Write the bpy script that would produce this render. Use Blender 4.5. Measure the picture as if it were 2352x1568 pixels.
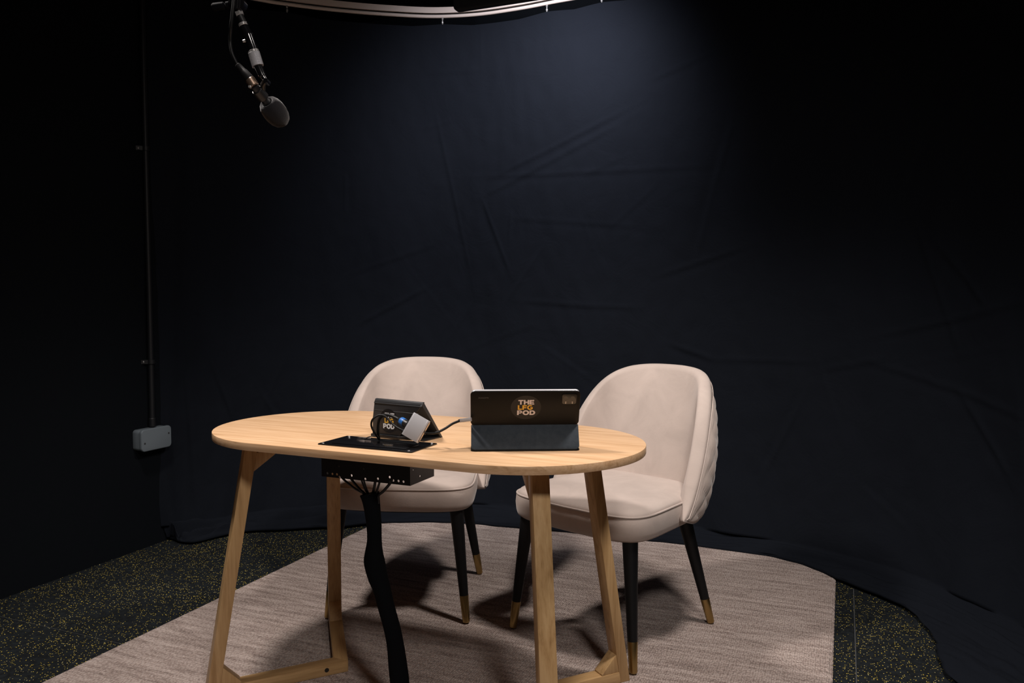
import bpy, bmesh, math, random
from mathutils import Vector, Matrix, noise

random.seed(7)
S = bpy.context.scene
COL = S.collection
for o in list(bpy.data.objects):
    bpy.data.objects.remove(o)

# ------------------------------------------------------------------ camera
F_PX, PITCH, CAM_Z = 1829.0, 0.0535, 1.0866
cam_d = bpy.data.cameras.new('camera')
cam_d.sensor_width = 36.0
cam_d.lens = F_PX / 2352.0 * 36.0
cam_d.clip_start = 0.02
cam = bpy.data.objects.new('camera', cam_d)
cam.location = (0, 0, CAM_Z)
cam.rotation_euler = (math.pi / 2 - PITCH, 0, 0)
COL.objects.link(cam)
S.camera = cam

# ------------------------------------------------------------------ world, lights, exposure
S.view_settings.view_transform = 'Standard'
S.view_settings.look = 'None'
S.view_settings.gamma = 1.0
S.view_settings.use_curve_mapping = False
S.view_settings.exposure = 0.0
W = bpy.data.worlds.new('world')
S.world = W
W.use_nodes = True
W.node_tree.nodes['Background'].inputs[0].default_value = (0.5, 0.55, 0.65, 1)
W.node_tree.nodes['Background'].inputs[1].default_value = 0.0


def area(name, loc, target, power, size, color, spread=180):
    d = bpy.data.lights.new(name, 'AREA')
    d.shape = 'DISK'
    d.size = size
    d.energy = power
    d.color = color
    d.spread = math.radians(spread)
    o = bpy.data.objects.new(name, d)
    o.location = loc
    o.rotation_euler = (Vector(target) - Vector(loc)).to_track_quat('-Z', 'Y').to_euler()
    COL.objects.link(o)
    return o


def spot(name, loc, target, power, angle, blend, radius, color):
    d = bpy.data.lights.new(name, 'SPOT')
    d.energy = power
    d.spot_size = math.radians(angle)
    d.spot_blend = blend
    d.shadow_soft_size = radius
    d.color = color
    o = bpy.data.objects.new(name, d)
    o.location = loc
    o.rotation_euler = (Vector(target) - Vector(loc)).to_track_quat('-Z', 'Y').to_euler()
    COL.objects.link(o)
    return o


WARM = (1.0, 0.91, 0.85)
spot('ceiling_spot_left', (-1.10, 2.10, 2.52), (-0.30, 2.45, 0.3), 165, 96, 0.8, 0.13, WARM)
spot('ceiling_spot_right', (0.80, 1.85, 2.52), (0.15, 2.45, 0.3), 130, 96, 0.8, 0.13, WARM)
spot('ceiling_spot_front', (0.50, -0.15, 2.52), (0.0, 2.45, 0.55), 115, 84, 0.9, 0.18, WARM)
spot('backdrop_light', (0.14, 3.14, 2.53), (0.14, 3.90, 1.96), 95, 112, 1.0, 0.16, (0.94, 0.92, 1.0))

# ------------------------------------------------------------------ helpers
ANG = 0.395                                   # the room stands turned to the camera
U = Vector((math.sin(ANG), math.cos(ANG), 0))  # into the room along the left wall
N = Vector((math.cos(ANG), -math.sin(ANG), 0))  # from the left wall to the right


def room(u, n, z=0.0):
    return U * u + N * n + Vector((0, 0, z))


def ray(px, py):
    a, b = (px - 1176) / F_PX, -(py - 784) / F_PX
    c, s = math.cos(PITCH), math.sin(PITCH)
    return Vector((a, c + b * s, -s + b * c))


def at_y(px, py, y):
    r = ray(px, py)
    return Vector((0, 0, CAM_Z)) + r * (y / r.y)


def at_z(px, py, z):
    r = ray(px, py)
    return Vector((0, 0, CAM_Z)) + r * ((z - CAM_Z) / r.z)


class MB:
    def __init__(self):
        self.v, self.f = [], []

    def add(self, vs, fs):
        b = len(self.v)
        self.v += [Vector(p) for p in vs]
        self.f += [tuple(i + b for i in f) for f in fs]
        return self

    def box(self, lo, hi):
        x0, y0, z0 = lo
        x1, y1, z1 = hi
        vs = [(x0, y0, z0), (x1, y0, z0), (x1, y1, z0), (x0, y1, z0), (x0, y0, z1), (x1, y0, z1), (x1, y1, z1), (x0, y1, z1)]
        return self.add(vs, [(0, 3, 2, 1), (4, 5, 6, 7), (0, 1, 5, 4), (1, 2, 6, 5), (2, 3, 7, 6), (3, 0, 4, 7)])

    def rings(self, rings, cap=True, closed=True):
        n = len(rings[0])
        vs = [p for r in rings for p in r]
        fs = []
        for i in range(len(rings) - 1):
            for j in range(n if closed else n - 1):
                k = (j + 1) % n
                fs.append((i * n + j, i * n + k, (i + 1) * n + k, (i + 1) * n + j))
        if cap:
            fs.append(tuple(reversed(range(n))))
            fs.append(tuple((len(rings) - 1) * n + j for j in range(n)))
        return self.add(vs, fs)

    def tube(self, pts, rad, seg=12, flat=1.0):
        pts = [Vector(p) for p in pts]
        if not hasattr(rad, '__len__'):
            rad = [rad] * len(pts)
        rs = []
        ref = None
        for i, p in enumerate(pts):
            t = (pts[min(i + 1, len(pts) - 1)] - pts[max(i - 1, 0)])
            if t.length < 1e-9:
                t = Vector((0, 0, 1))
            t.normalize()
            if ref is None:
                ref = t.orthogonal().normalized()
            ref = (ref - t * ref.dot(t)).normalized()
            b = t.cross(ref)
            rs.append([p + ref * (math.cos(a) * rad[i]) + b * (math.sin(a) * rad[i] * flat)
                       for a in [2 * math.pi * k / seg for k in range(seg)]])
        return self.rings(rs)

    def lathe(self, origin, axis, prof, seg=24):
        """prof: list of (distance along axis, radius)"""
        o, t = Vector(origin), Vector(axis).normalized()
        r = t.orthogonal().normalized()
        b = t.cross(r)
        rs = []
        for d, q in prof:
            rs.append([o + t * d + r * (math.cos(a) * q) + b * (math.sin(a) * q)
                       for a in [2 * math.pi * k / seg for k in range(seg)]])
        return self.rings(rs)

    def prism(self, poly, direction):
        d = Vector(direction)
        n = len(poly)
        vs = [Vector(p) for p in poly] + [Vector(p) + d for p in poly]
        fs = [tuple(range(n)), tuple(n + i for i in reversed(range(n)))]
        fs += [(i, i + n, (i + 1) % n + n, (i + 1) % n) for i in range(n)]
        return self.add(vs, fs)

    def xf(self, m):
        self.v = [m @ p for p in self.v]
        return self


def pmat(o):
    return Matrix.Translation(o.location) @ o.rotation_euler.to_matrix().to_4x4()


def fullmat(o):
    m = pmat(o)
    while o.parent:
        o = o.parent
        m = pmat(o) @ m
    return m


def obj(name, mb, mat, parent=None, smooth=30, bevel=0.0, world=False, bseg=2, label=None):
    """one mesh object; world=True: the points are in world space and the object hangs under parent"""
    me = bpy.data.meshes.new(name)
    vs = mb.v
    if world and parent is not None:
        inv = fullmat(parent).inverted()
        vs = [inv @ p for p in vs]
    me.from_pydata([tuple(p) for p in vs], [], mb.f)
    bm = bmesh.new()
    bm.from_mesh(me)
    bmesh.ops.recalc_face_normals(bm, faces=bm.faces)
    if bevel > 0:
        ed = [e for e in bm.edges if len(e.link_faces) == 2 and e.calc_face_angle(0) > 0.5]
        bmesh.ops.bevel(bm, geom=ed, offset=bevel, segments=bseg, profile=0.5, affect='EDGES', clamp_overlap=True)
    bm.to_mesh(me)
    bm.free()
    if smooth:
        me.shade_smooth()
        me.set_sharp_from_angle(angle=math.radians(smooth))
    o = bpy.data.objects.new(name, me)
    COL.objects.link(o)
    if mat:
        me.materials.append(mat)
    if parent is not None:
        o.parent = parent
    if label:
        o['label'] = label
    return o


def empty(name, loc, rz=0.0, label=None, cat=None, group=None):
    o = bpy.data.objects.new(name, None)
    o.empty_display_size = 0.05
    o.location = loc
    o.rotation_euler = (0, 0, rz)
    COL.objects.link(o)
    if label:
        tag(o, label, cat, group)
    return o


def tag(o, label, cat, group=None):
    o['label'] = label
    o['category'] = cat
    if group:
        o['group'] = group
    return o


def struct(o):
    o['kind'] = 'structure'
    return o


def catmull(pts, n, closed=False):
    """n points evenly spaced by parameter through pts"""
    P = [Vector(p) for p in pts]
    out = []
    m = len(P) - 1
    for k in range(n):
        t = k / (n - 1) * m
        i = min(int(t), m - 1)
        f = t - i
        a, b, c, d = P[max(i - 1, 0)], P[i], P[i + 1], P[min(i + 2, m)]
        out.append(0.5 * ((2 * b) + (c - a) * f + (2 * a - 5 * b + 4 * c - d) * f * f + (3 * b - a - 3 * c + d) * f ** 3))
    return out


def flat_shape(splines, depth):
    """2D outlines (with holes) -> MB in the xy plane, from z=0 to z=depth"""
    cu = bpy.data.curves.new('tmp', 'CURVE')
    cu.dimensions = '2D'
    cu.fill_mode = 'BOTH'
    cu.extrude = depth / 2
    for sp in splines:
        s = cu.splines.new('POLY')
        s.points.add(len(sp) - 1)
        for p, q in zip(s.points, sp):
            p.co = (q[0], q[1], 0, 1)
        s.use_cyclic_u = True
    return curve_mb(cu, depth)


def curve_mb(cu, depth):
    o = bpy.data.objects.new('tmp', cu)
    COL.objects.link(o)
    dg = bpy.context.evaluated_depsgraph_get()
    me = bpy.data.meshes.new_from_object(o.evaluated_get(dg))
    mb = MB()
    mb.add([v.co + Vector((0, 0, depth / 2)) for v in me.vertices], [tuple(p.vertices) for p in me.polygons])
    bpy.data.objects.remove(o)
    bpy.data.curves.remove(cu)
    bpy.data.meshes.remove(me)
    return mb


# ------------------------------------------------------------------ materials
def mat(name, color, rough=0.6, metal=0.0, spec=0.5, sheen=0.0):
    m = bpy.data.materials.new(name)
    m.use_nodes = True
    b = m.node_tree.nodes['Principled BSDF']
    b.inputs['Base Color'].default_value = (*color, 1)
    b.inputs['Roughness'].default_value = rough
    b.inputs['Metallic'].default_value = metal
    b.inputs['Specular IOR Level'].default_value = spec
    if sheen:
        b.inputs['Sheen Weight'].default_value = sheen
        b.inputs['Sheen Roughness'].default_value = 0.4
    return m


def nd(m, typ, **kw):
    n = m.node_tree.nodes.new(typ)
    for k, v in kw.items():
        if k in n.inputs:
            n.inputs[k].default_value = v
        else:
            setattr(n, k, v)
    return n


def lk(m, a, b):
    m.node_tree.links.new(a, b)


def coords(m, scale=(1, 1, 1), rot=(0, 0, 0)):
    t = nd(m, 'ShaderNodeTexCoord')
    mp = nd(m, 'ShaderNodeMapping')
    mp.inputs['Scale'].default_value = scale
    mp.inputs['Rotation'].default_value = rot
    lk(m, t.outputs['Object'], mp.inputs['Vector'])
    return mp.outputs['Vector']


def ramp(m, fac, stops):
    r = nd(m, 'ShaderNodeValToRGB')
    e = r.color_ramp.elements
    while len(e) < len(stops):
        e.new(0.5)
    for q, (p, c) in zip(e, stops):
        q.position = p
        q.color = (*c, 1) if len(c) == 3 else c
    lk(m, fac, r.inputs['Fac'])
    return r.outputs['Color']


def bsdf(m):
    return m.node_tree.nodes['Principled BSDF']


def bump(m, height, strength=0.3, dist=0.002):
    b = nd(m, 'ShaderNodeBump')
    b.inputs['Strength'].default_value = strength
    b.inputs['Distance'].default_value = dist
    lk(m, height, b.inputs['Height'])
    lk(m, b.outputs['Normal'], bsdf(m).inputs['Normal'])


def noise_out(m, vec, scale, detail=4, rough=0.55, dist=0.0):
    n = nd(m, 'ShaderNodeTexNoise', Scale=scale, Detail=detail, Roughness=rough, Distortion=dist)
    lk(m, vec, n.inputs['Vector'])
    return n.outputs['Fac']


def wood(name, dark, mid, light, axis='x', rough=0.42, scale=1.0):
    m = mat(name, mid, rough, 0, 0.35)
    k = {'x': (1.2, 24, 24), 'z': (24, 24, 1.2), 'y': (24, 1.2, 24)}[axis]
    v = coords(m, tuple(c * scale for c in k))
    a = noise_out(m, v, 2.2, 6, 0.62, 0.9)
    v2 = coords(m, tuple(c * 4.5 * scale for c in k))
    b = noise_out(m, v2, 2.0, 5, 0.6, 0.2)
    mx = nd(m, 'ShaderNodeMath', operation='MULTIPLY_ADD')
    lk(m, b, mx.inputs[0])
    mx.inputs[1].default_value = 0.5
    sb = nd(m, 'ShaderNodeMath', operation='ADD')
    lk(m, a, mx.inputs[2])
    lk(m, mx.outputs[0], sb.inputs[0])
    sb.inputs[1].default_value = -0.25
    c = ramp(m, sb.outputs[0], [(0.24, dark), (0.46, mid), (0.70, light)])
    lk(m, c, bsdf(m).inputs['Base Color'])
    bump(m, b, 0.08, 0.001)
    return m


M = {}
M['oak_top'] = wood('oak_tabletop', (0.46, 0.27, 0.135), (0.63, 0.40, 0.225), (0.74, 0.50, 0.305), 'x', 0.38)
M['oak_edge'] = wood('oak_leg', (0.33, 0.19, 0.078), (0.50, 0.315, 0.145), (0.60, 0.40, 0.20), 'z', 0.42)
M['oak_arm'] = wood('oak_arm', (0.34, 0.195, 0.08), (0.50, 0.31, 0.14), (0.60, 0.39, 0.19), 'x', 0.42)
M['plug'] = mat('dark_plug', (0.015, 0.012, 0.01), 0.8)

# upholstery
def fabric(name, color, amp=0.10):
    m = mat(name, color, 0.85, 0, 0.15, 0.35)
    v = coords(m)
    a = noise_out(m, v, 9, 4, 0.6, 0.6)
    lo = tuple(c * (1 - amp) for c in color)
    hi = tuple(min(1, c * (1 + amp * 0.7)) for c in color)
    c = ramp(m, a, [(0.3, lo), (0.7, hi)])
    lk(m, c, bsdf(m).inputs['Base Color'])
    v2 = coords(m, (90, 90, 420))
    b = noise_out(m, v2, 1.5, 3, 0.7)
    bump(m, b, 0.22, 0.0015)
    return m


M['velvet'] = fabric('beige_velvet', (0.485, 0.41, 0.37))
M['leg_black'] = mat('black_lacquer', (0.004, 0.0045, 0.0055), 0.5, 0, 0.3)
M['brass'] = mat('aged_brass', (0.42, 0.29, 0.12), 0.32, 1.0)
# near-black paint and cloth
M['wall'] = mat('black_painted_wall', (0.0048, 0.0062, 0.0084), 0.85, 0, 0.08)
_v = coords(M['wall'])
_n = noise_out(M['wall'], _v, 38, 5, 0.7)
bump(M['wall'], _n, 0.25, 0.004)
_w = nd(M['wall'], 'ShaderNodeTexVoronoi', Scale=3.1)
lk(M['wall'], _v, _w.inputs['Vector'])
_c = ramp(M['wall'], _w.outputs['Distance'], [(0.0, (0.22, 0.22, 0.22)), (0.016, (0.20, 0.20, 0.20)), (0.02, (0.0048, 0.0062, 0.0084))])
lk(M['wall'], _c, bsdf(M['wall']).inputs['Base Color'])
M['ceiling'] = mat('black_ceiling', (0.006, 0.006, 0.007), 0.9, 0, 0.1)
M['cloth'] = mat('black_curtain_cloth', (0.0088, 0.0107, 0.0152), 0.95, 0, 0.05)
_v = coords(M['cloth'], (1, 1, 1))
_a = noise_out(M['cloth'], _v, 5.5, 6, 0.62, 1.2)
bump(M['cloth'], _a, 0.35, 0.012)
M['rail'] = mat('cream_rail', (0.78, 0.68, 0.62), 0.35)
M['hook'] = mat('grey_hook', (0.45, 0.45, 0.45), 0.3, 0.6)
M['black_plastic'] = mat('black_plastic', (0.010, 0.010, 0.011), 0.42)
M['black_metal'] = mat('black_powder_metal', (0.008, 0.008, 0.009), 0.38)
M['gloss_black'] = mat('gloss_black', (0.006, 0.006, 0.007), 0.16)
M['rubber'] = mat('black_rubber', (0.005, 0.0055, 0.006), 0.5, 0, 0.35)
M['pipe'] = mat('black_conduit', (0.008, 0.009, 0.011), 0.5, 0, 0.35)
M['grey_box'] = mat('grey_plastic', (0.145, 0.175, 0.20), 0.5)
M['screw'] = mat('screw', (0.03, 0.03, 0.03), 0.5)
M['chrome'] = mat('chrome', (0.72, 0.70, 0.69), 0.2, 0.7)
M['alu'] = mat('silver_aluminium', (0.55, 0.55, 0.58), 0.38, 0.35)
M['alu_edge'] = mat('aluminium_edge', (0.42, 0.36, 0.32), 0.3, 0.9)
M['copper'] = mat('copper_collar', (0.62, 0.44, 0.33), 0.3, 0.9)
M['foam'] = mat('grey_foam', (0.015, 0.0145, 0.0165), 1.0, 0, 0.05, 0.3)
_v = coords(M['foam'])
bump(M['foam'], noise_out(M['foam'], _v, 420, 3, 0.7), 0.5, 0.002)
M['case'] = mat('black_case', (0.024, 0.025, 0.028), 0.5)
M['sleeve'] = mat('black_nylon_sleeve', (0.0035, 0.004, 0.005), 0.9, 0, 0.06)
M['cover_back'] = mat('tablet_back', (0.0045, 0.0042, 0.004), 0.45, 0, 0.22)
M['cover_flap'] = mat('charcoal_cover', (0.030, 0.040, 0.052), 0.7, 0, 0.3)
_v = coords(M['cover_flap'])
_a = noise_out(M['cover_flap'], _v, 60, 6, 0.7)
lk(M['cover_flap'], ramp(M['cover_flap'], _a, [(0.3, (0.017, 0.026, 0.037)), (0.75, (0.034, 0.045, 0.058))]), bsdf(M['cover_flap']).inputs['Base Color'])
M['sticker'] = mat('dark_sticker', (0.020, 0.018, 0.016), 0.5, 0, 0.3)
M['sticker2'] = mat('gloss_sticker', (0.013, 0.013, 0.015), 0.22)
M['ink_white'] = mat('white_print', (0.80, 0.68, 0.64), 0.6)
M['ink_pure'] = mat('bright_white_print', (0.86, 0.85, 0.85), 0.6)
M['ink_yellow'] = mat('amber_print', (0.86, 0.47, 0.05), 0.6)
M['ink_grey'] = mat('grey_print', (0.07, 0.07, 0.07), 0.5)
M['lens'] = mat('camera_glass', (0.045, 0.038, 0.028), 0.22)
M['silver_print'] = mat('silver_ring', (0.6, 0.55, 0.5), 0.3, 0.5)
M['blue'] = mat('blue_plug', (0.02, 0.13, 0.42), 0.4)

# rug: rows of small loops in warm taupe
m = M['rug'] = mat('woven_rug', (0.36, 0.28, 0.25), 0.95, 0, 0.08, 0.15)
v = coords(m)
vo = nd(m, 'ShaderNodeTexVoronoi', Scale=1.0, Randomness=0.55)
v3 = coords(m, (150, 112, 0))
lk(m, v3, vo.inputs['Vector'])
inv = nd(m, 'ShaderNodeMath', operation='SUBTRACT')
inv.inputs[0].default_value = 1.0
lk(m, vo.outputs['Distance'], inv.inputs[1])
bump(m, inv.outputs[0], 0.9, 0.006)
big = noise_out(m, coords(m, (4.0, 34, 1)), 1.3, 4, 0.6, 0.2)
fine = noise_out(m, coords(m, (160, 90, 1)), 1.2, 3, 0.6)
ad = nd(m, 'ShaderNodeMath', operation='MULTIPLY_ADD')
lk(m, fine, ad.inputs[0])
ad.inputs[1].default_value = 0.7
lk(m, big, ad.inputs[2])
ad2 = nd(m, 'ShaderNodeMath', operation='MULTIPLY_ADD')
lk(m, vo.outputs['Distance'], ad2.inputs[0])
ad2.inputs[1].default_value = -0.50
lk(m, ad.outputs[0], ad2.inputs[2])
c = ramp(m, ad2.outputs[0], [(0.22, (0.16, 0.120, 0.106)), (0.52, (0.36, 0.285, 0.255)), (0.84, (0.60, 0.505, 0.46))])
lk(m, c, bsdf(m).inputs['Base Color'])

# rubber gym tile with yellow flecks
m = M['tile'] = mat('speckled_rubber', (0.008, 0.010, 0.012), 0.8, 0, 0.2)
t = nd(m, 'ShaderNodeTexCoord')
gi = nd(m, 'ShaderNodeObjectInfo')
vm = nd(m, 'ShaderNodeVectorMath', operation='ADD')
lk(m, t.outputs['Object'], vm.inputs[0])
lk(m, gi.outputs['Location'], vm.inputs[1])
vo = nd(m, 'ShaderNodeTexVoronoi', Scale=215.0)
lk(m, vm.outputs[0], vo.inputs['Vector'])
sep = nd(m, 'ShaderNodeSeparateColor')
lk(m, vo.outputs['Color'], sep.inputs[0])
th = nd(m, 'ShaderNodeMath', operation='GREATER_THAN')
lk(m, sep.outputs['Red'], th.inputs[0])
dens = noise_out(m, vm.outputs[0], 5.0, 3, 0.6)
dm = nd(m, 'ShaderNodeMath', operation='MULTIPLY_ADD')
lk(m, dens, dm.inputs[0])
dm.inputs[1].default_value = -0.62
dm.inputs[2].default_value = 1.12
lk(m, dm.outputs[0], th.inputs[1])
lt = nd(m, 'ShaderNodeMath', operation='LESS_THAN')
lk(m, vo.outputs['Distance'], lt.inputs[0])
lt.inputs[1].default_value = 0.34
mu = nd(m, 'ShaderNodeMath', operation='MULTIPLY')
lk(m, th.outputs[0], mu.inputs[0])
lk(m, lt.outputs[0], mu.inputs[1])
fl = ramp(m, sep.outputs['Green'], [(0.0, (0.50, 0.36, 0.04)), (0.6, (0.66, 0.52, 0.07)), (1.0, (0.66, 0.58, 0.28))])
base = ramp(m, noise_out(m, vm.outputs[0], 60, 3, 0.6), [(0.3, (0.004, 0.005, 0.006)), (0.7, (0.013, 0.017, 0.020))])
mix = nd(m, 'ShaderNodeMix', data_type='RGBA')
lk(m, mu.outputs[0], mix.inputs['Factor'])
lk(m, base, mix.inputs['A'])
lk(m, fl, mix.inputs['B'])
lk(m, mix.outputs['Result'], bsdf(m).inputs['Base Color'])
bump(m, noise_out(m, vm.outputs[0], 230, 2, 0.5), 0.4, 0.002)
M['seam'] = mat('dusty_seam', (0.06, 0.064, 0.068), 0.9)

# ------------------------------------------------------------------ the room
FLOOR = -0.010                     # top of the rubber tiles; the rug's top is z = 0
RU0, RU1, RN0, RN1, RZ = -1.3, 3.95, -2.828, 1.95, 2.66


def slab(name, a, b, z0, z1, thick, matname):
    """vertical wall from room point a to b (u, n pairs), thickness outwards given as (du, dn)"""
    p = [room(*a), room(*b), room(b[0] + thick[0], b[1] + thick[1]), room(a[0] + thick[0], a[1] + thick[1])]
    p = [Vector((q.x, q.y, z0)) for q in p]
    return struct(obj(name, MB().prism(p, (0, 0, z1 - z0)), M[matname], smooth=0))


floor = MB().prism([room(RU0, RN0, -0.05), room(RU1, RN0, -0.05), room(RU1, RN1, -0.05), room(RU0, RN1, -0.05)], (0, 0, 0.05 - 0.0122))
floor = struct(obj('floor', floor, M['seam'], smooth=0))
T, U0S, N0S = 0.5175, 1.815, -2.533
tile_mesh = {}
gap = 0.0016
nn = [RN0] + [N0S + T * k for k in range(0, 9) if N0S + T * k < RN1] + [RN1]
uu = [RU0] + [U0S + T * k for k in range(-6, 5) if RU0 < U0S + T * k < RU1] + [RU1]
for i in range(len(uu) - 1):
    for j in range(len(nn) - 1):
        du, dn = uu[i + 1] - uu[i], nn[j + 1] - nn[j]
        key = (round(du, 4), round(dn, 4))
        c0 = room((uu[i] + uu[i + 1]) / 2, (nn[j] + nn[j + 1]) / 2)
        if key not in tile_mesh:
            mb = MB().box((-dn / 2 + gap, -du / 2 + gap, -0.018), (dn / 2 - gap, du / 2 - gap, 0))
            o = obj('floor_tile', mb, M['tile'], smooth=0, bevel=0.0018, bseg=1)
            tile_mesh[key] = o.data
        else:
            o = bpy.data.objects.new('floor_tile', tile_mesh[key])
            COL.objects.link(o)
        o.parent = floor
        o.location = (c0.x, c0.y, FLOOR - 0.0001 * ((i * 7 + j * 3) % 4))
        o.rotation_euler = (0, 0, -ANG)
slab('wall_left', (RU0, RN0), (RU1, RN0), -0.05, RZ, (0, -0.1), 'wall')
slab('wall_back', (RU1, RN0 - 0.1), (RU1, RN1 + 0.1), -0.05, RZ, (0.1, 0), 'wall')
slab('wall_right', (RU0, RN1), (RU1, RN1), -0.05, RZ, (0, 0.1), 'wall')
slab('wall_front', (RU0, RN0 - 0.1), (RU0, RN1 + 0.1), -0.05, RZ, (-0.1, 0), 'wall')
struct(obj('ceiling', MB().prism([room(RU0 - 0.1, RN0 - 0.1, RZ), room(RU1 + 0.1, RN0 - 0.1, RZ), room(RU1 + 0.1, RN1 + 0.1, RZ), room(RU0 - 0.1, RN1 + 0.1, RZ)], (0, 0, 0.08)), M['ceiling'], smooth=0))

# ------------------------------------------------------------------ rug
RUG = (0.40, 3.60, -2.089, -0.009)
rc = room((RUG[0] + RUG[1]) / 2, (RUG[2] + RUG[3]) / 2)
w2, l2 = (RUG[3] - RUG[2]) / 2, (RUG[1] - RUG[0]) / 2
mb = MB()
NX, NY = 220, 300
for side in (0,):
    vs, fs = [], []
    for j in range(NY + 1):
        for i in range(NX + 1):
            x, y = -w2 + 2 * w2 * i / NX, -l2 + 2 * l2 * j / NY
            e = min(w2 - abs(x), l2 - abs(y))
            wob = 0.0007 * math.sin((x + y) * 380) if e < 0.001 else 0
            z = -0.0008 * (noise.noise(Vector((x * 14, y * 14, 0))) + 1) * 0.5
            if e < 0.012:
                z -= 0.006 * (1 - e / 0.012) ** 2
            if e < 0.001:
                if w2 - abs(x) < 0.001:
                    x += wob * (1 if x > 0 else -1)
                else:
                    y += wob * (1 if y > 0 else -1)
            vs.append((x, y, z))
    for j in range(NY):
        for i in range(NX):
            a = j * (NX + 1) + i
            fs.append((a, a + 1, a + NX + 2, a + NX + 1))
    b0 = len(vs)
    ring = [i for i in range(NX + 1)] + [j * (NX + 1) + NX for j in range(1, NY + 1)] + \
           [NY * (NX + 1) + i for i in range(NX - 1, -1, -1)] + [j * (NX + 1) for j in range(NY - 1, 0, -1)]
    for k in ring:
        vs.append((vs[k][0], vs[k][1], -0.0097))
    for k in range(len(ring)):
        k2 = (k + 1) % len(ring)
        fs.append((ring[k], b0 + k, b0 + k2, ring[k2]))
    fs.append(tuple(b0 + k for k in reversed(range(len(ring)))))
    mb.add(vs, fs)
rug = obj('rug', mb, M['rug'], smooth=40)
rug.location = (rc.x, rc.y, 0)
rug.rotation_euler = (0, 0, -ANG)
tag(rug, 'taupe woven loop rug lying under the table and chairs', 'rug')

# ------------------------------------------------------------------ curtain on its curved rail
RAIL = [(-1.595, 3.535), (-1.42, 3.70), (-1.19, 3.855), (-1.00, 3.94), (-0.807, 4.003), (-0.60, 4.05), (-0.385, 4.076),
        (-0.165, 4.045), (0.05, 3.96), (0.235, 3.863), (0.55, 3.715), (0.90, 3.545), (1.20, 3.335), (1.45, 3.05),
        (1.63, 2.70), (1.72, 2.30), (1.76, 1.80), (1.76, 1.20), (1.74, 0.60)]
HEM = [(-1.555, 3.575), (-1.425, 3.50), (-1.27, 3.655), (-1.03, 3.70), (-0.83, 3.735), (-0.64, 3.80), (-0.385, 3.812),
       (-0.165, 3.775), (0.05, 3.71), (0.23, 3.655), (0.53, 3.55), (0.86, 3.42), (1.15, 3.25), (1.265, 3.01),
       (1.37, 2.77), (1.355, 2.50), (1.26, 2.25), (1.27, 1.60), (1.30, 0.90)]
NC, NV, NP = 760, 220, 34
rail_c = catmull([(x, y, 0) for x, y in RAIL], NC)
hem_c = catmull([(x, y, 0) for x, y in HEM], NC)
ZTOP = 2.462
# creases seen in the cloth: pixel to pixel, depth in metres
creases = [((1145, 400), (1440, 250), .010), ((1110, 450), (1420, 285), .008), ((1090, 405), (1640, 380), .007), ((1690, 270), (1640, 430), .012),
           ((1640, 430), (1600, 590), .010), ((1520, 630), (1710, 565), .010), ((1110, 460), (1170, 620), .008), ((1370, 440), (1335, 640), .008),
           ((1450, 280), (1450, 460), .006), ((1500, 180), (1640, 120), .008), ((2150, 560), (2260, 700), .012), ((1700, 200), (1650, 380), .008),
           ((2020, 770), (2352, 690), .010), ((1540, 790), (1640, 825), .012), ((1640, 825), (1860, 830), .008), ((820, 745), (980, 660), .010),
           ((800, 630), (1000, 560), .006), ((2100, 500), (2200, 820), .008), ((2000, 830), (2352, 960), .010), ((700, 1060), (600, 900), .012),
           ((420, 760), (450, 1100), .012), ((480, 820), (590, 1100), .012), ((1200, 690), (1340, 700), .007), ((1310, 700), (1460, 705), .007),
           ((1000, 260), (1080, 620), .006), ((1760, 420), (1700, 700), .007), ((1880, 850), (2050, 820), .008), ((1850, 900), (1760, 1080), .018),
           ((2200, 900), (2320, 1100), .012), ((930, 300), (760, 470), .006), ((1180, 500), (1480, 520), .005), ((1250, 560), (1160, 700), .006)]


def nearest_col(p):
    best, bi = 1e9, 0
    for i in range(0, NC):
        d = Vector((rail_c[i].x, rail_c[i].y)).normalized().cross(Vector((p.x, p.y)).normalized())
        if abs(d) < best and rail_c[i].dot(Vector((p.x, p.y, 0))) > 0:
            best, bi = abs(d), i
    return bi


arc = [0.0]
for i in range(1, NC):
    arc.append(arc[-1] + (rail_c[i] - rail_c[i - 1]).length)


def to_sz(px, py):
    r = ray(px, py)
    i = nearest_col(r)
    k = rail_c[i].length / Vector((r.x, r.y)).length
    return arc[i], CAM_Z + r.z * k


segs = []
for a, b, h in creases:
    s0, z0 = to_sz(*a)
    s1, z1 = to_sz(*b)
    segs.append((s0, z0, s1, z1, h * 0.42))
rnd = random.Random(3)
for k in range(46):
    s0, z0 = rnd.uniform(0, arc[-1]), rnd.uniform(0.15, 2.3)
    a = rnd.choice([rnd.gauss(1.35, 0.25), rnd.gauss(0.4, 0.3), rnd.gauss(2.3, 0.3)])
    L = rnd.uniform(0.15, 0.5)
    segs.append((s0, z0, s0 + math.cos(a) * L, z0 + math.sin(a) * L, rnd.uniform(0.0008, 0.0024)))


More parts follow.
